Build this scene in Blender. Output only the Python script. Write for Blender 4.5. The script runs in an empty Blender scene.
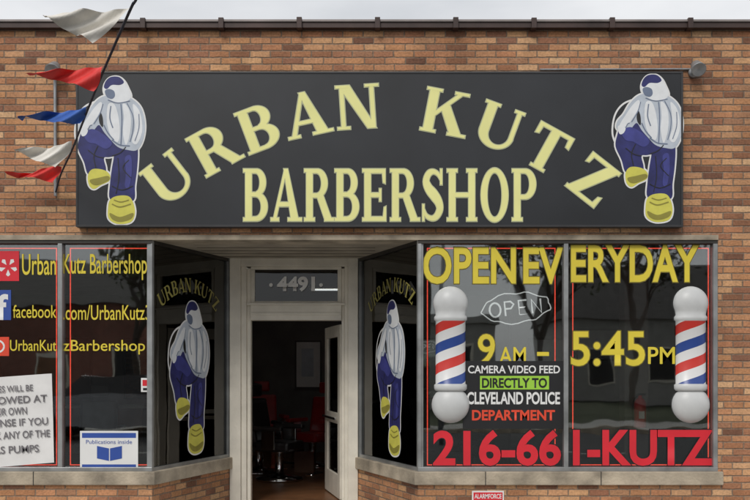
import bpy, bmesh, math, random
from mathutils import Vector, Matrix
random.seed(4)
scene=bpy.context.scene
col=scene.collection
CD=9.0; CH=1.6
def P(px,py,d=0.0):
    s=(CD+d)/900.0
    return Vector(((px-375)*s, d, CH+(370-py)*s))
def XP(px,d=0.0): return P(px,0,d).x
def ZP(py,d=0.0): return P(0,py,d).z

# ---------------------------------------------------------------- materials
def newmat(name):
    m=bpy.data.materials.new(name); m.use_nodes=True
    return m,m.node_tree,m.node_tree.nodes['Principled BSDF']
def mat(name,c,rough=0.6,metal=0.0,var=0.12,scale=6.0,bump=0.0,bscale=60,emit=0):
    m,nt,b=newmat(name)
    N=nt.nodes; L=nt.links
    tc=N.new('ShaderNodeTexCoord'); no=N.new('ShaderNodeTexNoise')
    no.inputs['Scale'].default_value=scale; no.inputs['Detail'].default_value=6
    L.new(tc.outputs['Object'],no.inputs['Vector'])
    r=N.new('ShaderNodeValToRGB')
    r.color_ramp.elements[0].position=0.3; r.color_ramp.elements[1].position=0.7
    r.color_ramp.elements[0].color=[max(0,x*(1-var)) for x in c]+[1]
    r.color_ramp.elements[1].color=[min(1,x*(1+var)) for x in c]+[1]
    L.new(no.outputs['Fac'],r.inputs['Fac']); L.new(r.outputs['Color'],b.inputs['Base Color'])
    b.inputs['Roughness'].default_value=rough; b.inputs['Metallic'].default_value=metal
    if bump>0:
        n2=N.new('ShaderNodeTexNoise'); n2.inputs['Scale'].default_value=bscale
        L.new(tc.outputs['Object'],n2.inputs['Vector'])
        bp=N.new('ShaderNodeBump'); bp.inputs['Strength'].default_value=bump; bp.inputs['Distance'].default_value=0.01
        L.new(n2.outputs['Fac'],bp.inputs['Height']); L.new(bp.outputs['Normal'],b.inputs['Normal'])
    if emit>0:
        L.new(r.outputs['Color'],b.inputs['Emission Color']); b.inputs['Emission Strength'].default_value=emit
    return m
def brickmat(name,tones,mortar,bw=0.205,bh=0.0675,mo=0.0045):
    m,nt,b=newmat(name); N=nt.nodes; L=nt.links
    def M(op,a,bb=None,c=None):
        n=N.new('ShaderNodeMath'); n.operation=op
        for i,v in enumerate((a,bb,c)):
            if v is None: continue
            if isinstance(v,(int,float)): n.inputs[i].default_value=v
            else: L.new(v,n.inputs[i])
        return n.outputs[0]
    uv=N.new('ShaderNodeUVMap'); uv.uv_map='UVMap'
    wn=N.new('ShaderNodeTexNoise'); wn.inputs['Scale'].default_value=14; wn.inputs['Detail'].default_value=2
    L.new(uv.outputs[0],wn.inputs['Vector'])
    wob=M('MULTIPLY',M('SUBTRACT',wn.outputs['Fac'],0.5),0.012)
    sp=N.new('ShaderNodeSeparateXYZ'); L.new(uv.outputs[0],sp.inputs[0])
    v=M('DIVIDE',M('ADD',sp.outputs[1],wob),bh); row=M('FLOOR',v); fv=M('FRACT',v)
    wr=N.new('ShaderNodeTexWhiteNoise'); wr.noise_dimensions='1D'; L.new(row,wr.inputs['W'])
    off=M('ADD',M('MULTIPLY',M('FLOORED_MODULO',row,2.0),0.5),M('MULTIPLY',wr.outputs['Value'],0.12))
    u=M('ADD',M('DIVIDE',M('ADD',sp.outputs[0],wob),bw),off); cl=M('FLOOR',u); fu=M('FRACT',u)
    du=M('MULTIPLY',M('MINIMUM',fu,M('SUBTRACT',1.0,fu)),bw)
    dv=M('MULTIPLY',M('MINIMUM',fv,M('SUBTRACT',1.0,fv)),bh)
    dd=M('MINIMUM',du,dv)
    mr=N.new('ShaderNodeMapRange'); L.new(dd,mr.inputs[0])
    mr.inputs[1].default_value=mo*0.5; mr.inputs[2].default_value=mo*1.9
    cb=N.new('ShaderNodeCombineXYZ'); L.new(cl,cb.inputs[0]); L.new(row,cb.inputs[1])
    w=N.new('ShaderNodeTexWhiteNoise'); w.noise_dimensions='2D'; L.new(cb.outputs[0],w.inputs['Vector'])
    r=N.new('ShaderNodeValToRGB'); r.color_ramp.interpolation='LINEAR'
    els=r.color_ramp.elements
    while len(els)<len(tones): els.new(0.5)
    for i,t in enumerate(tones):
        els[i].position=i/(len(tones)-1); els[i].color=list(t)+[1]
    L.new(w.outputs['Value'],r.inputs['Fac'])
    n1=N.new('ShaderNodeTexNoise'); n1.inputs['Scale'].default_value=45; n1.inputs['Detail'].default_value=6
    L.new(uv.outputs[0],n1.inputs['Vector'])
    n2=N.new('ShaderNodeTexNoise'); n2.inputs['Scale'].default_value=0.8; n2.inputs['Detail'].default_value=7; n2.inputs['Roughness'].default_value=.65
    L.new(uv.outputs[0],n2.inputs['Vector'])
    mpn=N.new('ShaderNodeMapping'); mpn.inputs['Scale'].default_value=(5,.5,1); L.new(uv.outputs[0],mpn.inputs[0])
    n3=N.new('ShaderNodeTexNoise'); n3.inputs['Scale'].default_value=1.0; n3.inputs['Detail'].default_value=5; L.new(mpn.outputs[0],n3.inputs['Vector'])
    g1=M('ADD',M('MULTIPLY',n1.outputs['Fac'],1.1),0.48)
    g2=M('ADD',M('MULTIPLY',n2.outputs['Fac'],1.2),0.43)
    g3=M('ADD',M('MULTIPLY',n3.outputs['Fac'],0.7),0.67)
    g=M('MULTIPLY',M('MULTIPLY',g1,g2),g3)
    mx=N.new('ShaderNodeMix'); mx.data_type='RGBA'
    mx.inputs[6].default_value=list(mortar)+[1]
    L.new(mr.outputs[0],mx.inputs[0]); L.new(r.outputs['Color'],mx.inputs[7])
    vm=N.new('ShaderNodeVectorMath'); vm.operation='SCALE'
    L.new(mx.outputs[2],vm.inputs[0]); L.new(g,vm.inputs['Scale'])
    L.new(vm.outputs[0],b.inputs['Base Color'])
    b.inputs['Roughness'].default_value=0.85
    h=M('ADD',M('MULTIPLY',mr.outputs[0],0.8),M('MULTIPLY',n1.outputs['Fac'],0.7))
    h=M('ADD',h,M('MULTIPLY',w.outputs['Value'],0.4))
    bp=N.new('ShaderNodeBump'); bp.inputs['Strength'].default_value=0.9; bp.inputs['Distance'].default_value=0.009
    L.new(h,bp.inputs['Height']); L.new(bp.outputs['Normal'],b.inputs['Normal'])
    return m
def glassmat(name,base=0.07,tint=(0.8,0.85,0.84)):
    m=bpy.data.materials.new(name); m.use_nodes=True; nt=m.node_tree; N=nt.nodes; L=nt.links
    N.remove(N['Principled BSDF']); out=N['Material Output']
    t=N.new('ShaderNodeBsdfTransparent'); t.inputs[0].default_value=list(tint)+[1]
    g=N.new('ShaderNodeBsdfGlossy'); g.inputs['Roughness'].default_value=0.02; g.inputs[0].default_value=(1,1,1,1)
    f=N.new('ShaderNodeFresnel'); f.inputs[0].default_value=1.5
    a=N.new('ShaderNodeMath'); a.operation='ADD'; a.inputs[1].default_value=base; L.new(f.outputs[0],a.inputs[0])
    tc=N.new('ShaderNodeTexCoord'); no=N.new('ShaderNodeTexNoise'); no.inputs['Scale'].default_value=1.3
    L.new(tc.outputs['Object'],no.inputs['Vector'])
    bp=N.new('ShaderNodeBump'); bp.inputs['Strength'].default_value=0.15; bp.inputs['Distance'].default_value=0.02
    L.new(no.outputs['Fac'],bp.inputs['Height']); L.new(bp.outputs['Normal'],g.inputs['Normal'])
    mx=N.new('ShaderNodeMixShader'); L.new(a.outputs[0],mx.inputs[0]); L.new(t.outputs[0],mx.inputs[1]); L.new(g.outputs[0],mx.inputs[2])
    L.new(mx.outputs[0],out.inputs[0])
    return m

M_brick=brickmat('brick_face',[(0.16,0.072,0.042),(0.34,0.152,0.074),(0.49,0.242,0.110),(0.28,0.122,0.068),(0.57,0.32,0.160),(0.41,0.180,0.088),(0.51,0.28,0.142),(0.23,0.105,0.064),(0.45,0.205,0.100),(0.60,0.37,0.20)],(0.225,0.165,0.12))
M_brickred=brickmat('far_brick',[(0.2,0.07,0.05),(0.3,0.1,0.07),(0.25,0.09,0.06)],(0.3,0.27,0.24))
M_coping=mat('coping_metal',(0.050,0.030,0.026),0.5,0.2,0.4,3)
M_flash=mat('coping_edge',(0.24,0.21,0.20),0.5,0.2,0.3,3)
M_stone=mat('limestone',(0.39,0.33,0.25),0.85,0,0.45,3.5,0.6,40)
M_lintel=mat('lintel_paint',(0.38,0.32,0.24),0.7,0,0.45,4,0.3)
M_soffit=mat('soffit_board',(0.38,0.33,0.26),0.8,0,0.2,3,0.2)
M_white=mat('cream_paint',(0.78,0.73,0.63),0.5,0,0.12,4,0.25,30)
M_alu=mat('aluminium',(0.36,0.37,0.37),0.4,0.6,0.3,4)
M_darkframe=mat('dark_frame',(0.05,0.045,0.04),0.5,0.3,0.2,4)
M_glass=glassmat('window_glass',0.095)
M_glassdark=glassmat('tinted_glass',0.02,(0.45,0.47,0.48))
M_glasstr=glassmat('transom_glass',0.0,(0.35,0.36,0.37))
M_black=mat('sign_black',(0.016,0.018,0.022),0.42,0,0.3,1.5)
M_signedge=mat('sign_edge',(0.03,0.03,0.033),0.5,0,0.2,4)
M_cream=mat('letter_yellow',(0.84,0.82,0.33),0.55,0,0.05,3)
M_pale=mat('letter_outline',(0.50,0.52,0.32),0.55,0,0.05,3)
M_dk=mat('vinyl_black',(0.012,0.012,0.014),0.5,0,0.1,3)
M_yel=mat('vinyl_yellow',(0.74,0.60,0.05),0.5,0,0.08,3)
M_olive=mat('vinyl_olive',(0.16,0.13,0.02),0.5,0,0.06,3)
M_thinyel=mat('vinyl_thin_yellow',(0.30,0.27,0.07),0.5,0,0.06,3)
M_red=mat('vinyl_red',(0.68,0.02,0.035),0.5,0,0.1,3)
M_wht=mat('vinyl_white',(0.78,0.78,0.77),0.5,0,0.04,3)
M_num=mat('number_white',(0.93,0.93,0.92),0.4,0,0.02,3)
M_grn=mat('vinyl_green',(0.36,0.66,0.06),0.5,0,0.05,3)
M_orange=mat('vinyl_orange',(0.75,0.07,0.03),0.5,0,0.05,3)
M_blue=mat('vinyl_blue',(0.03,0.08,0.35),0.5,0,0.08,3)
M_jean=mat('print_jeans',(0.020,0.022,0.13),0.5,0,0.3,9)
M_jeanl=mat('print_jeans_light',(0.045,0.05,0.24),0.5,0,0.2,9)
M_hood=mat('print_hoodie',(0.50,0.55,0.62),0.5,0,0.1,9)
M_hoodl=mat('print_hoodie_light',(0.78,0.80,0.82),0.5,0,0.06,9)
M_hoodd=mat('print_hoodie_fold',(0.15,0.19,0.28),0.5,0,0.1,9)
M_shoe=mat('print_shoe',(0.66,0.62,0.10),0.5,0,0.1,9)
M_shoed=mat('print_shoe_dark',(0.28,0.25,0.04),0.5,0,0.1,9)
M_paper=mat('paper',(0.78,0.77,0.76),0.8,0,0.05,6,0.3,8)
M_ink=mat('paper_ink',(0.16,0.15,0.16),0.7,0,0.1,6)
M_led=mat('red_led_tube',(0.95,0.07,0.04),0.4,0,0.2,30,emit=1.5)
M_neon=mat('neon_tube_added_glow',(0.85,0.80,0.80),0.25,0,0.05,6,emit=0.6)  # OPEN sign tubes are unlit; weak glow added so they show brighter
M_metal=mat('galvanised_metal',(0.33,0.34,0.35),0.45,0.5,0.2,12)
M_silver=mat('barber_pole_globe',(0.58,0.59,0.59),0.38,0.0,0.10,5)
M_rope=mat('string_dark',(0.02,0.022,0.04),0.7)
M_fw=mat('pennant_white',(0.72,0.69,0.63),0.7,0,0.14,7,0.2,12)
M_fr=mat('pennant_red',(0.68,0.035,0.03),0.6,0,0.2,7,0.2,12)
M_fb=mat('pennant_blue',(0.03,0.11,0.42),0.6,0,0.2,7,0.2,12)
M_asph=mat('asphalt',(0.055,0.055,0.057),0.9,0,0.3,3,0.5,80)
M_conc=mat('concrete',(0.42,0.41,0.38),0.9,0,0.18,2,0.4,50)
M_grass=mat('grass',(0.06,0.072,0.035),0.95,0,0.4,3,0.8,60)
M_paint=mat('road_paint',(0.6,0.6,0.55),0.8,0,0.15,5)
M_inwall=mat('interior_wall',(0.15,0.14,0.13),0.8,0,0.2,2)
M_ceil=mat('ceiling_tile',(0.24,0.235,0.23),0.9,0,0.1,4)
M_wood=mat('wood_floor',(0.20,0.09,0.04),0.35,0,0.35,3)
M_leath=mat('black_vinyl',(0.025,0.022,0.022),0.35,0,0.2,6)
M_rleath=mat('red_vinyl',(0.32,0.02,0.02),0.35,0,0.2,6)
M_chrome=mat('chrome',(0.6,0.6,0.6),0.15,1.0,0.05,6)
M_mirror=mat('mirror',(0.7,0.7,0.7),0.03,1.0,0.02,3)
M_lampe=mat('fluorescent_tube',(0.95,0.95,0.9),0.5,0,0.02,3,emit=6.0)
M_bark=mat('bark',(0.07,0.055,0.045),0.9,0,0.3,8,0.6,30)
M_leaf=mat('leaf',(0.07,0.09,0.03),0.8,0,0.5,1.2)
M_tyre=mat('tyre',(0.02,0.02,0.02),0.8)
M_roof=mat('roof_shingle',(0.09,0.085,0.08),0.9,0,0.3,5,0.5,40)
M_siding=mat('siding',(0.36,0.35,0.33),0.7,0,0.1,2)

# ---------------------------------------------------------------- helpers
def empty(name,loc=(0,0,0)):
    e=bpy.data.objects.new(name,None); e.location=loc; e.empty_display_size=0.2; col.objects.link(e); return e
def link(o,parent):
    col.objects.link(o)
    if parent is not None:
        o.parent=parent
        o.matrix_parent_inverse=Matrix.Translation(-Vector(parent.location))
    return o
def uvmesh(me):
    uvl=me.uv_layers.new(name='UVMap')
    for p in me.polygons:
        n=p.normal
        if abs(n.z)>0.7: t=Vector((1,0,0)); s=Vector((0,1,0))
        else:
            t=Vector((-n.y,n.x,0)).normalized(); s=Vector((0,0,1))
        for li in p.loop_indices:
            v=me.vertices[me.loops[li].vertex_index].co
            uvl.data[li].uv=(v.dot(t),v.dot(s))
def meshobj(name,verts,faces,mats,parent=None,mi=None,smooth=False,uv=True,bevel=0):
    me=bpy.data.meshes.new(name); me.from_pydata([tuple(v) for v in verts],[],faces); me.update()
    if not isinstance(mats,(list,tuple)): mats=[mats]
    for m in mats: me.materials.append(m)
    if mi: 
        for p,i in zip(me.polygons,mi): p.material_index=i
    if smooth:
        for p in me.polygons: p.use_smooth=True
    if uv: uvmesh(me)
    o=bpy.data.objects.new(name,me)
    if bevel>0:
        b=o.modifiers.new('b','BEVEL'); b.width=bevel; b.segments=2
    return link(o,parent)
def prism(name,foot,z0,z1,m,parent=None,bevel=0):
    n=len(foot)
    area=sum(foot[i][0]*foot[(i+1)%n][1]-foot[(i+1)%n][0]*foot[i][1] for i in range(n))
    if area<0: foot=foot[::-1]
    vs=[(x,y,z0) for x,y in foot]+[(x,y,z1) for x,y in foot]
    fs=[list(range(n))[::-1],list(range(n,2*n))]+[[i,(i+1)%n,n+(i+1)%n,n+i] for i in range(n)]
    return meshobj(name,vs,fs,m,parent,bevel=bevel)
def box(name,x0,x1,y0,y1,z0,z1,m,parent=None,bevel=0):
    return prism(name,[(x0,y0),(x1,y0),(x1,y1),(x0,y1)],z0,z1,m,parent,bevel)
def lathe(name,prof,m,parent=None,seg=24,loc=(0,0,0),rot=None,scale=(1,1,1),a0=0,a1=2*math.pi,mi=None,mats=None):
    full=abs(a1-a0-2*math.pi)<1e-4
    vs=[];fs=[];idx=[]
    cnt=seg if full else seg+1
    for j,(r,z) in enumerate(prof):
        for i in range(cnt):
            a=a0+(a1-a0)*i/seg
            vs.append((r*math.cos(a),r*math.sin(a),z))
    for j in range(len(prof)-1):
        for i in range(seg):
            i2=(i+1)%cnt
            fs.append([j*cnt+i,j*cnt+i2,(j+1)*cnt+i2,(j+1)*cnt+i]); idx.append(mi[j] if mi else 0)
    o=meshobj(name,vs,fs,mats or m,None if parent is None else parent,mi=idx,smooth=True,uv=False)
    uvl=o.data.uv_layers.new(name='UVMap')
    for p in o.data.polygons:
        for li in p.loop_indices:
            vi=o.data.loops[li].vertex_index
            uvl.data[li].uv=((vi%cnt)/seg,prof[vi//cnt][1])
    o.location=loc
    if rot: o.rotation_euler=rot
    o.scale=scale
    return o
def tube(name,pts,r,m,parent=None,cyc=False,smooth=False):
    cu=bpy.data.curves.new(name,'CURVE'); cu.dimensions='3D'; cu.bevel_depth=r; cu.bevel_resolution=3
    if smooth:
        s=cu.splines.new('NURBS'); s.points.add(len(pts)-1); s.order_u=3; s.use_endpoint_u=True
    else:
        s=cu.splines.new('POLY'); s.points.add(len(pts)-1)
    for p,q in zip(s.points,pts): p.co=(q[0],q[1],q[2],1)
    s.use_cyclic_u=cyc
    cu.materials.append(m); cu.use_fill_caps=True
    return link(bpy.data.objects.new(name,cu),parent)
def catmull(pts,closed=True,n=5):
    out=[];N=len(pts)
    rng=range(N) if closed else range(N-1)
    for i in rng:
        if closed: p0,p1,p2,p3=[pts[(i+k)%N] for k in (-1,0,1,2)]
        else: p0=pts[max(i-1,0)];p1=pts[i];p2=pts[i+1];p3=pts[min(i+2,N-1)]
        for k in range(n):
            t=k/n
            out.append(tuple(0.5*((2*p1[c])+(-p0[c]+p2[c])*t+(2*p0[c]-5*p1[c]+4*p2[c]-p3[c])*t*t+(-p0[c]+3*p1[c]-3*p2[c]+p3[c])*t**3) for c in range(len(p1))))
    if not closed: out.append(tuple(pts[-1]))
    return out
def offset(poly,e):
    n=len(poly)
    A=sum(poly[i][0]*poly[(i+1)%n][1]-poly[(i+1)%n][0]*poly[i][1] for i in range(n))
    sg=1 if A>0 else -1
    out=[]
    for i in range(n):
        p=Vector(poly[i][:2]);a=Vector(poly[i-1][:2]);b=Vector(poly[(i+1)%n][:2])
        d1=(p-a); d2=(b-p)
        if d1.length<1e-9 or d2.length<1e-9: out.append(tuple(p)); continue
        d1.normalize(); d2.normalize()
        n1=Vector((d1.y,-d1.x))*sg; n2=Vector((d2.y,-d2.x))*sg
        m=n1+n2
        if m.length<1e-6: m=n1
        m.normalize(); k=min(1/max(0.3,m.dot(n1)),2.2)
        out.append(tuple(p+m*e*k))
    return out
class Flat:
    def __init__(s,mapf): s.v=[];s.f=[];s.mi=[];s.mats=[];s.map=mapf
    def poly(s,pts,m,layer):
        if m not in s.mats: s.mats.append(m)
        b=len(s.v); s.v+=[s.map(p[0],p[1],layer) for p in pts]
        s.f.append(list(range(b,b+len(pts)))); s.mi.append(s.mats.index(m))
    def strip(s,A,B,m,layer):
        for i in range(len(A)-1): s.poly([A[i],A[i+1],B[i+1],B[i]],m,layer)
    def stroke(s,pts,w,m,layer):
        A=[];B=[]
        for i,p in enumerate(pts):
            a=Vector(pts[max(i-1,0)][:2]); b=Vector(pts[min(i+1,len(pts)-1)][:2])
            d=(b-a).normalized(); n=Vector((-d.y,d.x)); ww=(p[2] if len(p)>2 else w)/2
            A.append(tuple(Vector(p[:2])+n*ww)); B.append(tuple(Vector(p[:2])-n*ww))
        s.strip(A,B,m,layer)
    def build(s,name,parent=None): return meshobj(name,s.v,s.f,s.mats,parent,mi=s.mi,uv=False)
def pxmap(d):
    def f(px,py,l):
        p=P(px,py,d); p.y=d-l*0.001; return p
    return f
# serif glyphs ------------------------------------------------
T=0.185; TH=0.08; S=0.06; E=0.06
def gR(x0,y0,x1,y1): return ('p',[(x0,y0),(x1,y0),(x1,y1),(x0,y1)])
def gQ(*p): return ('p',list(p))
def gA(cx,cy,ro,qo,ci,ri,qi,a0,a1): return ('a',(cx,cy,ro,qo,ci,ri,qi,math.radians(a0),math.radians(a1)))
def ser(x,w,y): return gR(x-E,y,x+w+E,y+S)
def stem(x,w=T): return [gR(x,0,x+w,1),ser(x,w,0),ser(x,w,1-S)]
GL={}
GL['U']=(0.86,[gR(.07,.34,.07+T,1),ser(.07,T,1-S),gR(.69,.34,.69+TH,1),ser(.69,TH,1-S),gA(.4225,.345,.3525,.345,.4725,.2175,.25,180,360)])
GL['B']=(0.76,stem(.07)+[gR(.2,1-TH,.42,1),gR(.2,.47,.42,.47+TH),gR(.2,0,.42,TH),gA(.40,.74,.27,.26,.38,.11,.175,-90,90),gA(.40,.275,.32,.275,.38,.15,.19,-90,90)])
GL['R']=(0.84,stem(.07)+[gR(.2,1-TH,.42,1),gR(.2,.45,.42,.45+TH),gA(.40,.725,.29,.275,.38,.13,.19,-90,90),gQ((.38,.47),(.56,.5),(.83,0),(.62,0)),gR(.6,0,.88,S)])
GL['P']=(0.74,stem(.07)+[gR(.2,1-TH,.42,1),gR(.2,.42,.42,.42+TH),gA(.40,.71,.31,.29,.38,.14,.205,-90,90)])
GL['A']=(0.92,[gQ((.06,0),(.15,0),(.47,1),(.40,1)),gQ((.60,0),(.82,0),(.50,1),(.38,1)),gR(.2,.28,.68,.28+TH),gR(0,0,.24,S),gR(.50,0,.91,S)])
GL['N']=(0.90,[gR(.10,0,.10+TH,1),gR(.70,0,.70+TH,1),gQ((.08,1),(.30,1),(.79,0),(.62,0)),gR(.02,0,.27,S),gR(.02,1-S,.25,1),gR(.61,1-S,.88,1)])
GL['K']=(0.88,stem(.07)+[gQ((.24,.36),(.24,.48),(.68,1),(.78,1)),gQ((.36,.55),(.50,.70),(.85,0),(.62,0)),gR(.56,0,.92,S),gR(.58,1-S,.86,1)])
GL['T']=(0.80,[gR(.31,0,.31+T,1),ser(.31,T,0),gR(.03,1-TH,.78,1),gQ((.03,.72),(.10,.74),(.12,1),(.03,1)),gQ((.71,.74),(.78,.72),(.78,1),(.69,1))])
GL['Z']=(0.80,[gR(.06,1-TH,.76,1),gR(.04,0,.76,TH),gQ((.04,0),(.27,0),(.76,1),(.53,1)),gQ((.06,.74),(.12,.76),(.15,1),(.06,1)),gQ((.70,.25),(.76,.28),(.76,0),(.66,0))])
GL['E']=(0.76,stem(.07)+[gR(.2,1-TH,.68,1),gR(.2,.46,.55,.46+TH),gR(.2,0,.70,TH),gQ((.61,.74),(.68,.72),(.68,1),(.58,1)),gQ((.60,0),(.70,0),(.70,.28),(.64,.26)),gR(.50,.38,.56,.62)])
GL['H']=(0.92,stem(.07)+stem(.64)+[gR(.2,.46,.7,.46+TH)])
GL['O']=(0.88,[gA(.43,.5,.40,.52,.43,.215,.43,0,360)])
SP=[(.60,.80,.06),(.52,.90,.08),(.38,.95,.09),(.24,.90,.14),(.17,.76,.18),(.25,.62,.2),(.40,.50,.22),(.53,.37,.2),(.57,.23,.18),(.48,.10,.14),(.34,.05,.09),(.18,.10,.08),(.10,.22,.06)]
GL['S']=(0.72,[('s',SP),gR(.58,.70,.64,1.0),gR(.06,0,.12,.32)])
def glyph(F,ch,X,m,layer,mo=None,e=0.05):
    w,pcs=GL[ch]
    def emit(pcs,inf,m,lay):
        for k,(t,dt) in enumerate(pcs):
            l=lay+k*0.22
            if t=='p':
                q=offset(dt,inf) if inf else dt
                F.poly([X(*p) for p in q],m,l)
            elif t=='a':
                cx,cy,ro,qo,ci,ri,qi,a0,a1=dt; n=24 if a1-a0<4 else 40
                A=[];B=[]
                for i in range(n+1):
                    a=a0+(a1-a0)*i/n
                    A.append(X(cx+(ro+inf)*math.cos(a),cy+(qo+inf)*math.sin(a)))
                    B.append(X(ci+(ri-inf)*math.cos(a),cy+(qi-inf)*math.sin(a)))
                F.strip(A,B,m,l)
            else:
                pts=catmull([(p[0],p[1],p[2]+2*inf) for p in dt],False,5)
                A=[];B=[]
                for i,p in enumerate(pts):
                    a=Vector(pts[max(i-1,0)][:2]); b=Vector(pts[min(i+1,len(pts)-1)][:2]); d=(b-a).normalized(); nn=Vector((-d.y,d.x))*p[2]/2
                    A.append(X(*(Vector(p[:2])+nn))); B.append(X(*(Vector(p[:2])-nn)))
                F.strip(A,B,m,l)
    if mo: emit(pcs,e,mo,layer); emit(pcs,0,m,layer+2.4)
    else: emit(pcs,0,m,layer)
# sans text with Blender's built-in font --------------------------------
def text(name,s,x0,x1,z0,z1,y,m,parent,bold=0.0,mo=None,oe=0.03,rot=0,spw=1.0):
    def mk(off,mm,yy,nm,ref=None):
        cu=bpy.data.curves.new(nm,'FONT'); cu.body=s; cu.size=1; cu.offset=off; cu.space_word=spw; cu.resolution_u=4
        ob=bpy.data.objects.new(nm+'_tmp',cu); col.objects.link(ob)
        bpy.context.view_layer.update()
        me=bpy.data.meshes.new_from_object(ob.evaluated_get(bpy.context.evaluated_depsgraph_get()))
        bpy.data.objects.remove(ob)
        xs=[v.co.x for v in me.vertices]; ys=[v.co.y for v in me.vertices]
        bb=(min(xs),max(xs),min(ys),max(ys))
        if ref is None: ref=bb
        cx=(x0+x1)/2; cz=(z0+z1)/2
        for v in me.vertices:
            a=(v.co.x-ref[0])/(ref[1]-ref[0])*(x1-x0)+x0-cx; b=(v.co.y-ref[2])/(ref[3]-ref[2])*(z1-z0)+z0-cz
            ca,sa=math.cos(rot),math.sin(rot)
            v.co=(cx+a*ca-b*sa, yy, cz+a*sa+b*ca)
        me.materials.clear(); me.materials.append(mm)
        o=bpy.data.objects.new(nm,me); link(o,parent); return ref
    ref=mk(bold,m,y,name)
    if mo: mk(bold+oe,mo,y+0.0012,name+'_outline',ref)
def ptext(name,s,px0,px1,py0,py1,d,m,parent,**k):
    a=P(px0,py1,d); b=P(px1,py0,d)
    text(name,s,a.x,b.x,a.z,b.z,d,m,parent,**k)

# figure graphic: head bowed, hunched over a raised knee ------------------
def figure(F,G,s,base):
    shapes=[
     ([(112,138),(124,136),(136,140),(138,152),(137,170),(135,186),(134,200),(122,202),(110,199),(110,184),(112,168),(114,154)],M_jean),
     ([(80,136),(83,128),(91,123),(103,127),(116,136),(126,146),(120,154),(110,157),(104,158),(106,168),(105,174),(96,172),(88,174),(84,162),(78,148)],M_jean),
     ([(88,175),(93,169),(104,170),(110,175),(109,181),(101,185),(94,189),(89,185)],M_shoe),
     ([(110,200),(117,196),(128,196),(133,202),(135,213),(131,222),(118,224),(109,219),(108,209)],M_shoe),
     ([(110,95),(100,98),(92,106),(86,116),(80,123),(79,130),(85,134),(93,131),(99,125),(104,132),(110,139),(118,147),(128,150),(137,150),(143,140),(145,125),(142,110),(135,101),(123,95)],M_hood),
     ([(107,97),(104,91),(105,84),(110,78),(118,77),(124,81),(128,88),(131,97),(125,102),(115,102)],M_hoodl),
    ]
    for i,(p,m) in enumerate(shapes):
        q=catmull(p); F.poly([G(*c) for c in offset(q,1.5)],M_wht,base+i*0.18)
    for i,(p,m) in enumerate(shapes):
        q=catmull(p); F.poly([G(*c) for c in q],m,base+1.2+i*0.28)
    L=base+3.0
    cord=catmull([(97,101),(87,105),(80,112),(76,122),(75,136),(79,148)],False,6)
    F.stroke([G(*c) for c in cord],s*1.8,M_wht,base+0.1)
    det=[([(104,87),(106,81),(111,77),(119,77),(124,82),(120,85),(112,85),(107,89)],M_jean),
      ([(105,91),(109,89),(114,91),(115,96),(112,99),(107,97)],M_hoodd),
      ([(88,117),(95,107),(101,102),(102,108),(96,119),(90,127),(84,130),(82,127)],M_hoodl),
      ([(133,104),(139,110),(142,121),(142,133),(137,144),(132,141),(135,128),(134,115)],M_hoodl),
      ([(108,105),(114,104),(118,114),(120,130),(118,142),(111,136),(107,122)],M_hoodl),
      ([(123,104),(128,107),(131,118),(130,134),(126,145),(123,132),(124,118)],M_hoodl),
      ([(84,134),(92,129),(103,134),(112,143),(106,149),(96,144),(88,142)],M_jeanl),
      ([(125,158),(131,156),(132,172),(129,188),(125,186),(126,172)],M_jeanl),
      ([(90,180),(98,178),(108,176),(109,180),(98,185),(92,184)],M_shoed),
      ([(110,213),(120,217),(133,213),(131,219),(120,222),(112,219)],M_shoed),
      ([(101,113),(103,119),(103,127),(100,124),(99,118)],M_dk),
      ([(80,129),(84,127),(88,130),(86,135),(82,136)],M_hoodl)]
    for i,(p,m) in enumerate(det):
        F.poly([G(*c) for c in catmull(p)],m,L+i*0.11)
    folds=[[(103,104),(100,114),(94,124)],[(121,104),(122,120),(121,146)],[(127,103),(133,116),(133,130),(130,142)],[(104,125),(108,133),(114,140)],[(108,100),(118,103),(130,101)],[(112,140),(120,145),(130,146)],[(139,114),(139,128),(135,141)],[(111,106),(110,118),(113,128)],[(88,130),(90,126),(92,125)]]
    for i,f in enumerate(folds):
        F.stroke([G(*c) for c in catmull(f,False,5)],s*(1.1 if i%2 else .8),M_hoodd,L+1.5+i*0.08)
    for i,f in enumerate([[(88,150),(96,156),(104,158)],[(118,158),(119,178),(116,194)],[(98,146),(94,156),(96,168)],[(129,160),(123,168),(131,178)],[(112,186),(122,190),(133,186)],[(112,156),(120,153),(126,147)]]):
        F.stroke([G(*c) for c in catmull(f,False,5)],s*0.9,M_dk,L+1.5+i*0.1)
    F.stroke([G(*c) for c in catmull([(112,204),(120,207),(131,204)],False,5)],s*1.2,M_shoed,L+1.5)
    F.stroke([G(*c) for c in catmull([(114,200),(121,202),(129,200)],False,5)],s*1.0,M_shoed,L+1.6)

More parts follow.
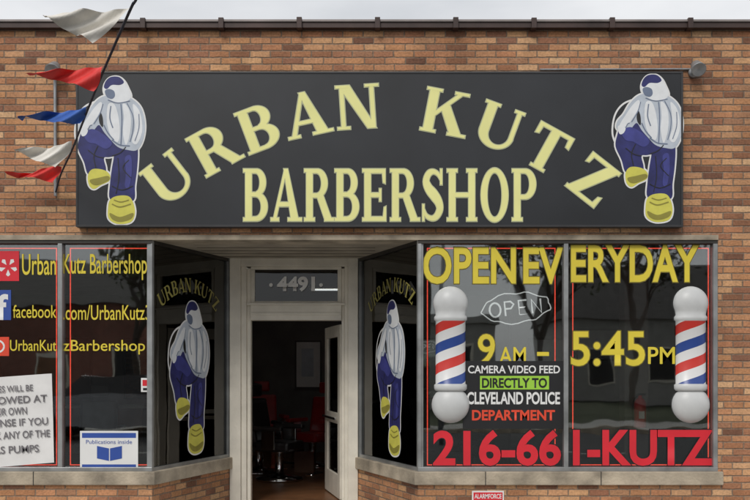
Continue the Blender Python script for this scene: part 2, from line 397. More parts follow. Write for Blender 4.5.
# ================================================================ ground
gnd=meshobj('ground',[(-300,-400,-0.06),(300,-400,-0.06),(300,300,-0.06),(-300,300,-0.06)],[[0,1,2,3]],M_grass)
road=box('road',-200,200,-14.5,-3.4,-0.4,-0.05,M_asph)
pav=empty('pavement')
box('slab',-200,200,-3.25,-0.0,-0.3,0.0,M_conc,pav)
box('kerb',-200,200,-3.4,-3.252,-0.3,0.012,M_stone,pav)
box('entry_floor',-1.9,0.2,0.002,1.5,-0.3,0.003,M_conc,pav)
for i in range(-8,9): box('joint',i*1.5-0.006,i*1.5+0.006,-3.25,-0.01,0.0,0.003,M_asph,pav)
pav2=empty('pavement',(0,-16,0))
box('slab',-200,200,-17.5,-14.65,-0.3,0.06,M_conc,pav2)
box('kerb',-200,200,-14.648,-14.5,-0.3,0.07,M_stone,pav2)
rm=empty('road_markings',(0,-9,0))
for i in range(-12,13): box('dash',i*4-1,i*4+1,-9.05,-8.93,-0.05,-0.046,M_paint,rm)

# ================================================================ building
B=empty('barbershop_building')
FLX,FRX=-2.23,0.43; BLX,BRX=-1.69,-0.198; BD=1.5
box('parapet_wall',-9,7,0,0.3,2.95,5.02,M_brick,B)
box('right_pier',3.43,7,0,0.3,0,2.95,M_brick,B)
box('left_pier',-9,-5.5,0,0.3,0,2.95,M_brick,B)
box('side_wall_1',-9,-8.7,0.3,10,0,4.9,M_brick,B); box('side_wall_2',6.7,7,0.3,10,0,4.9,M_brick,B)
box('rear_wall',-9,7,10,10.3,0,4.9,M_brick,B)
box('roof',-8.7,6.7,0.3,10,4.5,4.6,M_roof,B)
fl=[(-5.5,0),(FLX,0),(BLX,BD),(-1.9,BD),(-2.38,.2),(-5.5,.2)]
fr=[(FRX,0),(3.43,0),(3.43,.2),(.58,.2),(.02,BD),(BRX,BD)]
prism('knee_wall_1',fl,0,.452,M_brick,B); prism('knee_wall_2',fr,0,.452,M_brick,B)
fl2=[(-5.5,-.045),(FLX+.035,-.045),(BLX+.04,BD-.01),(-1.92,BD-.01),(-2.40,.21),(-5.5,.21)]
fr2=[(FRX-.035,-.045),(3.47,-.045),(3.47,.21),(.60,.21),(.04,BD-.01),(BRX-.04,BD-.01)]
prism('sill_1',fl2,.452,.585,M_stone,B,0.008); prism('sill_2',fr2,.452,.585,M_stone,B,0.008)
for sx in (-4.6,-3.4,1.1,2.25):
    box('sill_joint',sx-.004,sx+.004,-.0475,-.03,.45,.5865,M_darkframe,B)
box('lintel',-5.5,3.43,-.012,.3,2.90,2.95,M_lintel,B)
prism('soffit',[(FLX-.1,.3),(FRX+.1,.3),(BRX+.1,BD),(BLX-.1,BD)],2.9,3.0,M_soffit,B)
for k in range(1,5):
    yy=.3+k*.25; box('soffit_groove',BLX-.2,BRX+.2,yy-.005,yy+.005,2.897,2.899,M_darkframe,B)
cp=[(-9.05,-.07),(7.05,-.07),(7.05,.36),(-9.05,.36)]
prism('coping',cp,5.0,5.055,M_coping,B)
prism('coping_cap',[(-9.07,-.085),(7.07,-.085),(7.07,.38),(-9.07,.38)],5.055,5.075,M_flash,B)
x=XP(-165)
while x<7:
    box('coping_joint',x-.026,x+.026,-.1,.39,4.985,5.09+random.uniform(-.004,.006),M_coping,B,0.004); x+=0.775
def hbar(x0,x1,z0,z1,m=M_alu,y0=.0,y1=.09): box('window_frame',x0,x1,y0,y1,z0,z1,m,B,0.003)
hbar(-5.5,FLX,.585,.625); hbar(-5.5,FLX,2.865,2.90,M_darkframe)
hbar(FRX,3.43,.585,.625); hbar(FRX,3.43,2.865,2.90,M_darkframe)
for a,b,m in ((XP(57.5),XP(62),M_alu),(-5.5,-5.45,M_alu),(-4.55,-4.50,M_alu),(XP(151),FLX,M_alu),(FRX,XP(421.5),M_alu),(XP(564),XP(568.5),M_alu),(3.385,3.43,M_alu)):
    box('window_mullion',a,b,.002,.085,.625,2.865,m,B,0.003)
box('front_glass_1',-5.45,XP(151),.052,.056,.625,2.865,M_glass,B)
box('front_glass_2',XP(421.5),3.385,.052,.056,.625,2.865,M_glass,B)
def panel(a,b,nm):
    a=Vector(a);b=Vector(b);u=(b-a).normalized(); n=Vector((u.y,-u.x))
    if n.y>0: n=-n
    def q(s,t): p=a+u*s-n*t; return (p.x,p.y)
    Ln=(b-a).length
    prism(nm+'_glass',[q(.03,.03),(q(Ln-.03,.03)),q(Ln-.03,.034),q(.03,.034)],.62,2.865,M_glassdark,B)
    prism(nm+'_post',[q(0.002,0),q(.035,0),q(.035,.06),q(0.002,.06)],.585,2.9,M_alu,B)
    prism(nm+'_post',[q(Ln-.03,0),q(Ln-.002,0),q(Ln-.002,.06),q(Ln-.03,.06)],.585,2.9,M_alu,B)
    prism(nm+'_rail',[q(.035,0.002),q(Ln-.03,0.002),q(Ln-.03,.06),q(.035,.06)],.585,.62,M_alu,B)
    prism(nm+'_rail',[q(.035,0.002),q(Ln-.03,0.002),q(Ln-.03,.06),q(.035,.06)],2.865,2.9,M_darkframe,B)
    return a,u,n,Ln
LPa=panel((FLX,0.0),(BLX,BD),'angled_window_1')
RPa=panel((BRX,BD),(FRX,0.0),'angled_window_2')
d=BD
def xb(px): return XP(px,d)
Zh=3.0
def dbox(nm,p0,p1,z0,z1,y0,y1,m=M_white,bv=0.006): return box(nm,xb(p0),xb(p1),d+y0,d+y1,z0,z1,m,B,bv)
dbox('door_casing',230,241,0,Zh,-.03,.15); dbox('door_jamb',241,246.5,0,2.81,0.0,.15); dbox('door_stop',246.5,250.5,0,2.79,.03,.15)
dbox('door_casing',348,358,0,Zh,-.03,.15); dbox('door_jamb',344.5,348,0,2.81,0.0,.15); dbox('door_stop',341.5,344.5,0,2.79,.03,.15)
dbox('door_head',241,348,2.81,Zh,-.02,.15); dbox('door_head_inner',250.5,341.5,2.775,2.81,.02,.15)
dbox('transom_bar',250.5,341.5,2.18,2.37,-.01,.15); dbox('transom_ledge',247,345,2.355,2.38,-.04,-.008)
dbox('transom_moulding',250.5,341.5,2.24,2.27,-.022,-.008)
dbox('transom_stile',250.5,254.5,2.37,2.775,.02,.1); dbox('transom_stile',337.5,341.5,2.37,2.775,.02,.1)
dbox('transom_rail',254.5,337.5,2.37,2.405,.02,.1)
box('transom_glass',xb(254.5),xb(337.5),d+.05,d+.054,2.405,2.775,M_glasstr,B)
HN=empty('house_number',P(296,285,d+.02))
ptext('digits','4491',277,315,276.5,291.5,d+.02,M_num,HN,bold=.04)
F=Flat(pxmap(d+.02))
for cx_ in (271,321): F.poly([(cx_+1.9*math.cos(t*.628),285+1.9*math.sin(t*.628)) for t in range(10)],M_num,0)
F.build('dots',HN)
D=empty('entrance_door',(xb(340),d+.17,0))
D.parent=B
def dl(nm,s0,s1,z0,z1,m,t0=-.022,t1=.022):
    a=math.radians(77); u=Vector((-math.cos(a),math.sin(a))); n=Vector((-u.y,u.x)); o=Vector((xb(341),d+.17))
    def q(s,t): p=o+u*s+n*t; return (p.x,p.y)
    prism(nm,[q(s0,t0),q(s1,t0),q(s1,t1),q(s0,t1)],z0,z1,m,D,0.004)
dl('stile_hinge',0,.14,.06,2.14,M_white); dl('stile_lock',.86,1.03,.06,2.14,M_white); dl('rail_bottom',.14,.86,.06,.34,M_white); dl('rail_top',.14,.86,2.0,2.14,M_white)
dl('rail_mid',.14,.86,.95,1.08,M_white); dl('glass',.14,.86,.34,.95,M_glassdark,-.004,.004); dl('glass',.14,.86,1.08,2.0,M_glassdark,-.004,.004)
dl('push_bar',.08,.96,1.0,1.03,M_chrome,.05,.07)
# interior
ff=[(-7,.21),(-2.40,.21),(-1.92,BD),(.04,BD),(.60,.21),(5,.21),(5,8),(-7,8)]
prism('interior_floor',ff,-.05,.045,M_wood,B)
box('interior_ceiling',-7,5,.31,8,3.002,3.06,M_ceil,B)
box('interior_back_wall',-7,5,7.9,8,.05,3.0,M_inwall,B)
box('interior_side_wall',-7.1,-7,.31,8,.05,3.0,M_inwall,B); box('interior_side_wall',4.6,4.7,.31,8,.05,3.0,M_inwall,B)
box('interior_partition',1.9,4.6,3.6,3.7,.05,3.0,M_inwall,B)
box('counter_top',-6.9,-4.2,7.4,7.88,.9,.95,M_white,B); box('counter_base',-6.85,-4.25,7.45,7.88,.05,.9,M_wood,B)
for k,xx in enumerate((-5.8,-4.2,-2.9,1.2)):
    mm=empty('wall_mirror',(xx,7.88,1.6)); box('frame',xx-.5,xx+.5,7.84,7.89,1.05,2.2,M_darkframe,mm); box('glass',xx-.46,xx+.46,7.83,7.839,1.09,2.16,M_mirror,mm)
for xx,yy,hl in ((-0.72,6.0,.34),(-1.15,2.5,.42)):
    f=empty('ceiling_light',(xx,yy,2.97)); box('housing',xx-hl-.04,xx+hl+.04,yy-.1,yy+.1,2.95,3.0,M_white,f); box('tube',xx-hl,xx+hl,yy-.02,yy+.02,2.925,2.948,M_lampe,f)
def picture(x,y,z,w,h,c,name='framed_poster'):
    e=empty(name,(x,y,z)); box('frame',x-w/2,x+w/2,y-.03,y,z-h/2,z+h/2,M_darkframe,e)
    box('print',x-w/2+.03,x+w/2-.03,y-.034,y-.031,z-h/2+.03,z+h/2-.03,c,e)
    box('print_block',x-w/4,x+w/5,y-.038,y-.0355,z-h/4,z+h/3,M_hood,e)
picture(-1.25,7.88,1.7,.5,.9,M_paper); picture(2.4,3.58,1.7,.5,.7,M_hood); picture(3.1,3.58,1.95,.6,.45,M_hood); picture(-.4,7.88,1.9,.4,.6,M_hood)
def barber_chair(x,y,rot,m):
    e=empty('barber_chair',(0,0,0))
    lathe('base',[(0,.05),(.33,.05),(.33,.08),(.1,.13),(.06,.15),(.06,.42),(.12,.46),(0,.46)],M_chrome,e)
    box('seat',-.27,.27,-.27,.25,.46,.6,m,e,.04)
    o=box('backrest',-.26,.26,.0,.12,0,.6,m,e,.04); o.location=(0,.22,.58); o.rotation_euler=(-.18,0,0)
    box('headrest',-.14,.14,.34,.42,1.22,1.4,m,e,.03)
    for s in (-1,1):
        box('armrest',s*.33-.05,s*.33+.05,-.22,.25,.76,.82,m,e,.02); box('arm_support',s*.33-.02,s*.33+.02,-.1,.1,.5,.76,M_chrome,e,.005)
    box('footrest',-.2,.2,-.6,-.5,.14,.17,M_chrome,e,.01); box('foot_link',-.03,.03,-.55,-.25,.17,.46,M_chrome,e)
    e.location=(x,y,0); e.rotation_euler=(0,0,rot)
    return e
barber_chair(-1.75,4.6,.5,M_leath); barber_chair(-1.0,5.4,-.6,M_rleath); barber_chair(-1.35,3.7,1.2,M_leath); barber_chair(-3.9,3.6,.2,M_leath); barber_chair(1.3,3.4,.8,M_leath); barber_chair(-1.9,6.6,.3,M_rleath)
# interior column near the window carries the fire extinguisher
ED=.85
fx=XP(640,ED); box('interior_column',fx-.13,fx+.13,ED+.14,ED+.36,.045,3.0,M_inwall,B)
fe=empty('fire_extinguisher',(fx,ED,1.17))
o=lathe('cylinder',[(0,0),(.062,0),(.066,.015),(.066,.26),(.05,.305),(.022,.325),(.022,.35),(0,.35)],M_red,None,loc=(0,0,-.2)); o.parent=fe
box('handle',fx-.035,fx+.06,ED-.014,ED+.014,1.322,1.345,M_dk,fe); tube('hose',[(fx-.02,ED,1.32),(fx-.08,ED-.01,1.29),(fx-.085,ED-.01,1.15),(fx-.075,ED-.01,1.03)],.009,M_dk,fe,smooth=True)
box('bracket',fx-.02,fx+.02,ED+.066,ED+.139,1.05,1.25,M_metal,fe)
box('label',fx-.03,fx+.03,ED-.0675,ED-.063,1.07,1.15,M_wht,fe)
LED=empty('led_window_border',(0,.1,1.7))
for a,b in ((XP(-20),XP(53)),(XP(67),XP(147)),(XP(428),XP(557)),(XP(575),XP(712))):
    z0,z1=ZP(466),ZP(247)
    tube('led_tube',[(a,.1,z0),(a,.1,z1),(b,.1,z1),(b,.1,z0)],.0075,M_led,LED,cyc=True)

# ================================================================ main sign
SG=empty('barbershop_sign',P(379,150,-.06))
sd=-.10
a=P(76,227,sd); b=P(683,71.5,sd)
box('sign_box',a.x,b.x,sd+.004,-.005,a.z,b.z,M_signedge,SG,.004)
box('sign_face',a.x+.02,b.x-.02,sd,sd+.003,a.z+.02,b.z-.02,M_black,SG)
for nm,q in (('rim',(a.x,b.x,b.z-.02,b.z)),('rim',(a.x,b.x,a.z,a.z+.02)),('rim',(a.x,a.x+.02,a.z+.02,b.z-.02)),('rim',(b.x-.02,b.x,a.z+.02,b.z-.02))):
    box(nm,q[0],q[1],sd-.006,sd+.003,q[2],q[3],M_signedge,SG,.002)
F=Flat(pxmap(sd-.002))
R0=345.; cx0=380.; top=106.
def arched(F,pairs,cx,cy0,R,h,wd,tr,m,mo,e,layer=0):
    for ch,dx in pairs:
        th=math.asin(dx/R); w=GL[ch][0]
        ax=cx+R*math.sin(th); ay=cy0+R*(1-math.cos(th))
        def X(gx,gy,th=th,ax=ax,ay=ay,w=w):
            lx=(gx-w/2)*wd; ly=(gy-.5)*h
            return tr(ax+lx*math.cos(th)+ly*math.sin(th), ay-(ly*math.cos(th)-lx*math.sin(th)))
        glyph(F,ch,X,m,layer,mo,e)
main=[('U',-211),('R',-166),('B',-121),('A',-73),('N',-22),('K',65),('U',119),('T',167),('Z',213)]
arched(F,main,cx0,top,R0,44,50,lambda x,y:(x,y),M_cream,M_pale,.020)
F.build('lettering_arched',SG)
F=Flat(pxmap(sd-.002))
word='BARBERSHOP'; tot=sum(GL[c][0] for c in word)+.05*9; x=243.; k=(537-243)/tot
for c in word:
    def X(gx,gy,x=x): return (x+gx*k, 221-gy*52)
    glyph(F,c,X,M_cream,0,M_pale,.020); x+=(GL[c][0]+.05)*k
F.build('lettering_straight',SG)
for dx,dy in ((0,0),(537.5,-2)):
    F=Flat(pxmap(sd-.002)); figure(F,lambda x,y:(x+dx,y+dy),1.0,0); F.build('barber_graphic',SG)

def panelgraphic(info,name,u0,u1):
    a,u,n,Ln=info
    def mp(uu,vv,l):
        p=a+u*uu+n*(-.028+l*.001); return Vector((p.x,p.y,vv))
    e=empty(name,mp(Ln/2,1.6,0))
    F=Flat(mp); w=u1-u0; k=w/66.; zt=ZP(303,.75)
    figure(F,lambda x,y:(u0+(x-77)*k, zt-(y-78)*(1.64/146.)),k,0); F.build('barber_graphic',e)
    F=Flat(mp); cu=(u0+u1)/2+.03
    prs=[(c,dx) for c,dx in zip('URBANKUTZ',(-.56,-.44,-.32,-.19,-.06,.14,.28,.41,.53))]
    arched(F,prs,cu,-(zt+.19),.95,.15,.15,lambda x,y:(x,-y),M_thinyel,None,0,0)
    F.build('lettering_arched',e)
panelgraphic(LPa,'window_graphic',.36,1.14)
panelgraphic(RPa,'window_graphic',.50,1.22)

# ================================================================ window decals
gd=.046
W=empty('window_lettering',P(560,350,gd))
ptext('open_ev','OPEN EV',423,563,247,284,gd,M_yel,W,bold=.022,mo=M_olive,oe=.020,spw=.35)
ptext('eryday','ERYDAY',571,699,245,282,gd,M_yel,W,bold=.022,mo=M_olive,oe=.020)
ptext('phone_1','216-66',433,561,430,466,gd,M_red,W,bold=.03,mo=M_dk,oe=.02)
ptext('phone_2','1-KUTZ',573,713,430,466,gd,M_red,W,bold=.03,mo=M_dk,oe=.02)
ptext('hours_9','9',478,495,334,365,gd,M_yel,W,bold=.01,mo=M_olive,oe=.02)
ptext('hours_am','AM',499,526,347,364,gd,M_yel,W,bold=.01)
ptext('hours_dash','-',537,549,352,356,gd,M_yel,W,bold=.02)
ptext('hours_545','5:45',571,645,331,366,gd,M_yel,W,bold=.015,mo=M_olive,oe=.02)
ptext('hours_pm','PM',648,675,347,364,gd,M_yel,W,bold=.01)
W2=empty('window_lettering',P(80,300,gd))
ptext('line_1','Urban',22,56,254,275,gd,M_yel,W2,bold=.008); ptext('line_1b','Kutz Barbershop',63,147,254,280,gd,M_yel,W2,bold=.008)
ptext('line_2','facebook',13,56.5,305,318,gd,M_yel,W2,bold=.004); ptext('line_2b','.com/UrbanKutz3',63,150,305,320,gd,M_yel,W2,bold=.004)
ptext('line_3','UrbanKut',10,56.5,340,351,gd,M_yel,W2,bold=.004); ptext('line_3b','zBarbershop',63,145,340,354.5,gd,M_yel,W2,bold=.004)
def sticker(name,px0,px1,py0,py1,m,dd=gd):
    e=empty(name,P((px0+px1)/2,(py0+py1)/2,dd)); a=P(px0,py1,dd); b=P(px1,py0,dd)
    box('panel',a.x,b.x,dd,dd+.0035,a.z,b.z,m,e); return e
s=sticker('review_site_sticker',-8,19,251,281,M_red)
for k in range(5):
    th=k*2*math.pi/5+.3
    F=Flat(pxmap(gd-.001)); q=[(8+math.cos(th+o)*r,267+math.sin(th+o)*r) for o,r in ((0,2.5),(.28,8),(0,9.5),(-.28,8))]; F.poly(q,M_wht,0); F.build('burst',s)
s=sticker('social_media_sticker',-18,11,290,320,M_blue); ptext('letter','f',-4,8,294,320,gd-.002,M_wht,s,bold=.03)
s=sticker('social_media_sticker',-16,9,337,356,M_orange); 
F=Flat(pxmap(gd-.001)); F.stroke([(-3+7*math.cos(t*.3142),346.5+6*math.sin(t*.3142)) for t in range(21)],1.8,M_wht,0); F.build('ring',s)
s=sticker('small_sticker',141,151,378,392,M_wht); F=Flat(pxmap(gd-.001)); F.poly([(142.5,380),(149.5,380),(149.5,386),(142.5,386)],M_red,0); F.poly([(143,388),(149,388),(149,390.5),(143,390.5)],M_dk,0); F.build('print',s)
s=sticker('blue_notice',80,138,431,469,M_wht)
F=Flat(pxmap(gd-.001)); F.poly([(82,433),(136,433),(136,438),(82,438)],M_blue,0); F.poly([(82,464.5),(136,464.5),(136,467),(82,467)],M_blue,0)
F.poly([(97,446),(109,448.5),(109,461),(97,458.5)],M_blue,1); F.poly([(110,448.5),(122,446),(122,458.5),(110,461)],M_blue,1); F.build('print',s)
ptext('title','Publications inside',86,132,440,444,gd-.002,M_blue,s)
pn=empty('paper_notice',P(15,418,.04))
nx,nz=14,16; vs=[];fs=[]
for j in range(nz+1):
    for i in range(nx+1):
        u=i/nx; v=j/nz
        px=-32+u*84+v*2.5; py=379.5-u*6+v*90-v*u*1.0
        p=P(px,py,.042); p.y=.040-.006*math.sin(u*5+v*3)**2-(.02*max(0,u-.8)*v)
        vs.append(p)
for j in range(nz):
    for i in range(nx): q=j*(nx+1)+i; fs.append([q,q+1,q+nx+2,q+nx+1])
meshobj('sheet',vs,fs,M_paper,pn,smooth=True,uv=False)
for sx,x0,x1,y0,h in (('VEHICLES WILL BE',-26,33,386,6.5),('TOWED AT',-9,47,396,7.5),('YOUR OWN',-14,27,408,7.5),('EXPENSE IF YOU',-21,48,419,7.5),('BLOCK ANY OF THE',-25,50,431.5,7.5),('GAS PUMPS',-14,39,446,7.5)):
    ptext('text_line',sx,x0,x1,y0,y0+h,.025,M_ink,pn,bold=.015,rot=math.radians(3))
s=sticker('security_camera_notice',463,563,361,429,M_dk,.042)
ptext('l1','CAMERA VIDEO FEED',468,560,365.5,373.5,.040,M_wht,s,bold=.02)
F=Flat(pxmap(.0405)); F.poly([(480,376),(549,376),(549,389.5),(480,389.5)],M_grn,0); F.build('band',s)
ptext('l2','DIRECTLY TO',482,547,378,388,.038,M_dk,s,bold=.03)
ptext('l3','CLEVELAND POLICE',467,560,392,404.5,.040,M_wht,s,bold=.03)
ptext('l4','DEPARTMENT',472,555,410,420.5,.040,M_orange,s,bold=.03)
NS=empty('neon_open_sign',P(516,308,.075))
def nt(pts,r=.0095,c=False): 
    ca,sa=math.cos(-.10),math.sin(-.10)
    tube('tube',[P(516+(x-516)*ca-(y-308)*sa,308+(x-516)*sa+(y-308)*ca,.075) for x,y in pts],r,M_neon,NS,cyc=c)
el=[(516+34*math.cos(t*math.pi/20)+1.5*math.sin(t*.9),308+15*math.sin(t*math.pi/20)+1.2*math.sin(t*1.3)) for t in range(40)]
nt(el,.006,True)
nt([(495+5.5*math.cos(t*math.pi/8),308+7*math.sin(t*math.pi/8)) for t in range(16)],c=True)
nt([(505,315),(505,301),(511,301),(514,304),(511,308),(505,308)])
nt([(527,301),(519,301),(519,308),(525,308),(519,308),(519,315),(527,315)])
nt([(532,315),(532,301),(541,315),(541,301)])

m,ntr,bs=newmat('barber_pole_stripes'); N=ntr.nodes; L=ntr.links
uvn=N.new('ShaderNodeUVMap'); uvn.uv_map='UVMap'; sp=N.new('ShaderNodeSeparateXYZ'); L.new(uvn.outputs[0],sp.inputs[0])
m1=N.new('ShaderNodeMath'); m1.operation='MULTIPLY'; m1.inputs[1].default_value=-.16; L.new(sp.outputs[0],m1.inputs[0])
m2=N.new('ShaderNodeMath'); m2.operation='ADD'; L.new(m1.outputs[0],m2.inputs[0]); L.new(sp.outputs[1],m2.inputs[1])
m3=N.new('ShaderNodeMath'); m3.operation='DIVIDE'; m3.inputs[1].default_value=.40; L.new(m2.outputs[0],m3.inputs[0])
m4=N.new('ShaderNodeMath'); m4.operation='FRACT'; L.new(m3.outputs[0],m4.inputs[0])
rr=N.new('ShaderNodeValToRGB'); rr.color_ramp.interpolation='CONSTANT'; e=rr.color_ramp.elements
e[0].position=0;e[0].color=(.03,.07,.28,1);e[1].position=.25;e[1].color=(.74,.74,.74,1)
q=e.new(.5);q.color=(.6,.04,.03,1); q=e.new(.75); q.color=(.74,.74,.74,1)
L.new(m4.outputs[0],rr.inputs[0]); L.new(rr.outputs[0],bs.inputs['Base Color']); bs.inputs['Roughness'].default_value=.3
M_stripe=m
for pxc in (450.5,690.5):
    c=P(pxc,356,.044); bp=empty('barber_pole',c)
    prof=[];mi=[]
    def add(r,pz,i): prof.append((r,(356-pz)/100.)); mi.append(i)
    R=.175
    for k in range(0,13):
        a=math.pi/2-k*math.pi/2*1.28/12; add(R*math.cos(a) if k else .001,303-17*math.sin(a),0)
    add(.150,315,0);add(.165,317,0);add(.165,320,0);add(.150,321,1);add(.150,384,0);add(.165,385,0);add(.165,389,0);add(.15,391,0)
    for k in range(0,13):
        a=math.radians(50)-k*math.radians(140)/12; add(max(.001,.19*math.cos(a)),405-18*math.sin(a)*1.03,0)
    ob=lathe('pole_body',prof,None,None,seg=28,a0=math.pi,a1=2*math.pi,mi=mi,mats=[M_silver,M_stripe])
    ob.parent=bp; ob.scale=(1,.62,1)

# ================================================================ wall items
def walllamp(px,py,name='wall_spotlight'):
    c=P(px,py,-.12); e=empty(name,c)
    o=lathe('head',[(0,.07),(.03,.07),(.05,.05),(.06,0),(.068,-.05),(.072,-.07),(.06,-.068),(.0,-.05)],M_metal,None,loc=(0,0,0),rot=(math.radians(-50),0,0)); o.parent=e
    tube('arm',[c+Vector((0,.03,.0)),c+Vector((0,.09,-.02)),c+Vector((0,.12,-.02))],.012,M_metal,e)
    lathe('box',[(0,-.02),(.05,-.02),(.05,.02),(0,.02)],M_metal,None,loc=(0,.10,-.02),rot=(math.pi/2,0,0)).parent=e
walllamp(697,67); walllamp(54,68)
tube('electrical_conduit',[P(540,69.5,-.02),P(690,69,-.02)],.010,M_metal)
tube('flag_mount_pipe',[P(55,70,-.03),P(55.5,196,-.03)],.016,M_metal)
al=empty('alarm_company_sign',P(488,500,-.012)); a=P(472,514,-.012); b=P(504,491,-.012)
box('plate',a.x,b.x,-.012,-.004,a.z,b.z,M_wht,al,.002); a=P(473.5,500.5,-.013); b=P(502.5,492.5,-.013)
box('band',a.x,b.x,-.0145,-.0125,a.z,b.z,M_red,al); ptext('text','ALARMFORCE',474.5,501.5,494,498.8,-.016,M_wht,al,bold=.02)

PS=empty('pennant_string',P(110,60,-2.5))
sp_=[(55.5,193,-.03),(61,174,-.25),(72,150,-.9),(86,114,-1.9),(103,72,-2.8),(131,8,-3.7),(139,-8,-3.9)]
pts=[P(*q) for q in sp_]; pts+= [Vector((-.6,-5.6,3.78)),Vector((1.4,-10.4,4.3))]
tube('string',[Vector(q) for q in catmull([tuple(p) for p in pts],False,6)],.0085,M_rope,PS)
def pennant(tip,edge,d,m,ph):
    n,k=26,8; vs=[];fs=[]
    E_=catmull(edge,False,k); 
    for i in range(n+1):
        u=i/n
        for j in range(len(E_)):
            e=E_[j]; px=tip[0]*(1-u)+e[0]*u; py=tip[1]*(1-u)+e[1]*u
            p=P(px,py,d); w=.025*math.sin(u*9+ph+j*.15)*(1-u*.6)+.008*math.sin(u*21+j*.4+ph)
            p.y+=w*2.4+ (1-u)*.05; p.z+=.010*math.sin(u*7+ph*2+j*.1)
            vs.append(p)
    K=len(E_)
    for i in range(n):
        for j in range(K-1): q=i*K+j; fs.append([q,q+1,q+K+1,q+K])
    meshobj('pennant',vs,fs,m,PS,smooth=True,uv=False)
pennant((38,11),[(132,7),(118,26),(93,44)],-3.65,M_fw,0.3)
pennant((23,70),[(104,67),(101,78),(94,90)],-2.8,M_fr,1.3)
pennant((17,116),[(88,107),(85,115),(80,124)],-1.9,M_fb,2.3)
pennant((14,150),[(73,142),(68,154),(55,168)],-.95,M_fw,3.0)
pennant((5,173),[(61,167),(58,174),(52,182)],-.28,M_fr,4.0)

# ================================================================ across the street
up=empty('utility_pole',(1.4,-15.6,0)); lathe('shaft',[(0,0),(.16,0),(.11,9),(0,9)],M_bark,None,seg=12).parent=up
b_=box('crossarm',-1.1,1.1,-.06,.06,8.1,8.22,M_bark); b_.parent=up
fp=empty('flag_pole',(1.45,-10.4,0)); lathe('shaft',[(0,-.1),(.05,-.1),(.035,4.4),(0,4.4)],M_metal,None,seg=12).parent=fp
def house(x,y,w,dp,h,wall,name='brick_house',gable=True,nw=3,st=2):
    e=empty(name,(x,y,0))
    box('walls',x-w/2,x+w/2,y-dp,y,0,h,wall,e)
    if gable:
        z=h; vs=[(x-w/2-.3,y-dp-.3,z),(x+w/2+.3,y-dp-.3,z),(x+w/2+.3,y+.3,z),(x-w/2-.3,y+.3,z),(x-w/2-.3,y-dp/2,z+w*.25),(x+w/2+.3,y-dp/2,z+w*.25)]
        meshobj('roof',vs,[[0,1,5,4],[2,3,4,5],[0,4,3],[1,2,5],[0,3,2,1]],M_roof,e)
    else: box('roof_edge',x-w/2-.2,x+w/2+.2,y-dp-.2,y+.2,h,h+.35,M_siding,e)
    for s in range(st):
        for k in range(nw):
            wx=x-w/2+w*(k+.5)/nw; wz=1.0+s*2.8
            if s==0 and k==nw//2:
                box('door',wx-.5,wx+.5,y,y+.05,0,2.1,M_wood,e); box('door_trim',wx-.62,wx+.62,y,y+.03,0,2.25,M_white,e); continue
            box('window_trim',wx-.6,wx+.6,y,y+.04,wz,wz+1.5,M_white,e); box('window_pane',wx-.5,wx+.5,y+.04,y+.05,wz+.1,wz+1.4,M_dk,e)
house(-13,-27,9,9,4.2,M_brickred,st=1); house(-1,-28,12,8,3.6,M_siding,'shop_building',False,4,1); house(15,-33,12,9,4.0,M_siding,'clapboard_house',True,4,1); house(28,-27,11,9,5.6,M_brickred); house(-27,-27,11,9,5.6,M_siding,'clapboard_house')
def tree(x,y,h,lf=26):
    vs=[];fs=[];mi=[]
    def cone(a,b,r0,r1):
        dr=(b-a).normalized(); s=dr.orthogonal().normalized(); t=dr.cross(s); B0=len(vs)
        for c,r in ((a,r0),(b,r1)):
            for k in range(7): an=k*2*math.pi/7; vs.append(c+s*r*math.cos(an)+t*r*math.sin(an))
        for k in range(7): fs.append([B0+k,B0+(k+1)%7,B0+7+(k+1)%7,B0+7+k]); mi.append(0)
    def leaves(c,n,r):
        for _ in range(n):
            p=c+Vector((random.gauss(0,r),random.gauss(0,r),random.gauss(0,r*.8))); s=.05+random.random()*.09
            a=Vector((random.uniform(-1,1),random.uniform(-1,1),random.uniform(-1,1))).normalized(); b=a.orthogonal().normalized(); B0=len(vs)
            vs.extend([p-a*s,p+b*s*.6,p+a*s,p-b*s*.6]); fs.append([B0,B0+1,B0+2,B0+3]); mi.append(1)
    def br(a,dr,l,r,dep):
        b=a+dr*l; cone(a,b,r,r*.66)
        if dep==0: leaves(b,lf,.32); return
        if dep<=2: leaves(b,lf//3,.3)
        for k in range(3):
            nd=(dr+Vector((random.uniform(-.8,.8),random.uniform(-.8,.8),random.uniform(-.1,.5)))).normalized(); br(b,nd,l*random.uniform(.6,.82),r*.62,dep-1)
    br(Vector((x,y,0)),Vector((0,0,1)),h*.3,h*.022,4)
    meshobj('street_tree',vs,fs,[M_bark,M_leaf],None,mi=mi,uv=False)
tree(-8,-21,7.5,18); tree(6.5,-26,9,24); tree(17,-21,8.5,14); tree(-19,-20,9,14); tree(11.0,-29,10,26)
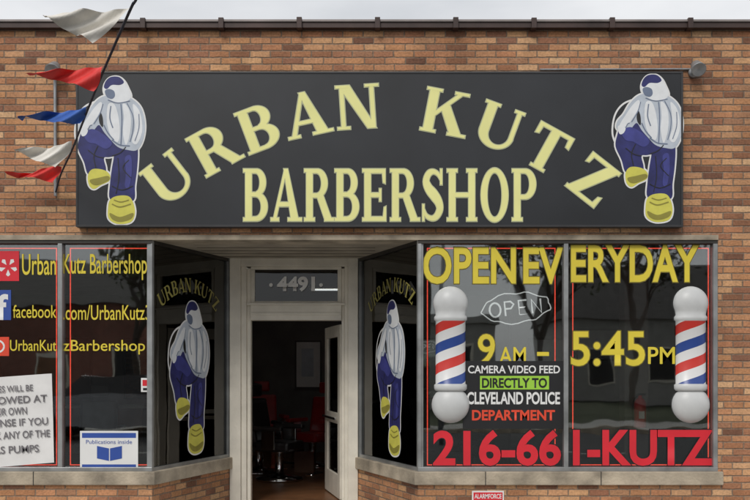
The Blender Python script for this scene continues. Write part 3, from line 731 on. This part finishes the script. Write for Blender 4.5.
def car(x,y,m,fl=1):
    e=empty('parked_car',(x,y,0))
    body=[(-2.2,.35),(-2.25,.7),(-2.0,.92),(-1.2,1.0),(1.55,1.0),(2.15,.95),(2.25,.7),(2.2,.35)]
    cab=[(-1.3,.99),(-.55,1.42),(.9,1.45),(1.65,.99)]
    def ext(nm,pr,w0,w1,m_,zt):
        n=len(pr); vs=[]
        for s in (-1,1):
            for a,z in pr:
                w=w0+(w1-w0)*max(0,(z-pr[0][1]))/max(.01,zt-pr[0][1]); vs.append((x+fl*a,y+s*w,z-.05))
        meshobj(nm,vs,[list(range(n)),list(range(n,2*n))[::-1]]+[[i,(i+1)%n,n+(i+1)%n,n+i] for i in range(n)],m_,e,bevel=.05)
    ext('body',body,.88,.86,m,1.0); ext('cabin_glass',cab,.8,.6,M_leath,1.45)
    box('roof_panel',x-.6,x+.9,y-.58,y+.58,1.39,1.42,m,e,.01)
    for a in (-1.4,1.4):
        for s in (-1,1):
            o=lathe('wheel',[(0,-.1),(.2,-.11),(.32,-.1),(.33,0),(.32,.1),(.2,.11),(0,.1)],M_tyre,None,loc=(fl*a,s*.8,.28),rot=(math.pi/2,0,0)); o.parent=e
            o=lathe('hub',[(0,-.12),(.19,-.115),(.19,.115),(0,.12)],M_metal,None,loc=(fl*a,s*.8,.28),rot=(math.pi/2,0,0)); o.parent=e
car(-6.5,-13.4,mat('car_paint_grey',(.3,.31,.33),.3,.4)); car(13,-13.4,mat('car_paint_dark',(.06,.06,.07),.3,0.2))

# ================================================================ light
w=bpy.data.worlds.new('World'); scene.world=w; w.use_nodes=True; nt_=w.node_tree; N=nt_.nodes; L=nt_.links
bg=N['Background']; sky=N.new('ShaderNodeTexSky'); sky.sky_type='NISHITA'; sky.sun_disc=False
EL,RO=math.radians(42),math.radians(200)
sky.sun_elevation=EL; sky.sun_rotation=RO
tc=N.new('ShaderNodeTexCoord'); mp=N.new('ShaderNodeMapping'); mp.inputs['Scale'].default_value=(1,1,3); L.new(tc.outputs['Generated'],mp.inputs[0])
no=N.new('ShaderNodeTexNoise'); no.inputs['Scale'].default_value=2.6; no.inputs['Detail'].default_value=8; L.new(mp.outputs[0],no.inputs['Vector'])
cr=N.new('ShaderNodeValToRGB'); cr.color_ramp.elements[0].position=.32; cr.color_ramp.elements[1].position=.68
cr.color_ramp.elements[0].color=(.66,.68,.71,1); cr.color_ramp.elements[1].color=(.97,.975,.985,1); L.new(no.outputs['Fac'],cr.inputs[0])
sc=N.new('ShaderNodeVectorMath'); sc.operation='SCALE'; sc.inputs['Scale'].default_value=10.0; L.new(cr.outputs[0],sc.inputs[0])
mx=N.new('ShaderNodeMix'); mx.data_type='RGBA'; mx.inputs[0].default_value=.92; L.new(sky.outputs[0],mx.inputs[6]); L.new(sc.outputs[0],mx.inputs[7])
L.new(mx.outputs[2],bg.inputs[0]); bg.inputs[1].default_value=.1
sl=bpy.data.lights.new('sun','SUN'); sl.energy=1.5; sl.angle=math.radians(20); sl.color=(1,.96,.9)
so=bpy.data.objects.new('sun',sl); col.objects.link(so)
az=Vector((-math.sin(math.radians(20))*math.cos(EL),-math.cos(math.radians(20))*math.cos(EL),math.sin(EL)))
so.rotation_euler=(-az).to_track_quat('-Z','Y').to_euler(); so.location=(0,-5,12)
cam=bpy.data.cameras.new('camera'); co=bpy.data.objects.new('camera',cam); col.objects.link(co)
co.location=(0,-CD,CH); co.rotation_euler=(math.pi/2,0,0); cam.sensor_width=36; cam.lens=36*CD/7.5; cam.shift_y=.16; cam.clip_end=1000; cam.clip_start=.05
scene.camera=co
scene.view_settings.view_transform='Standard'; scene.view_settings.look='None'; scene.view_settings.exposure=0
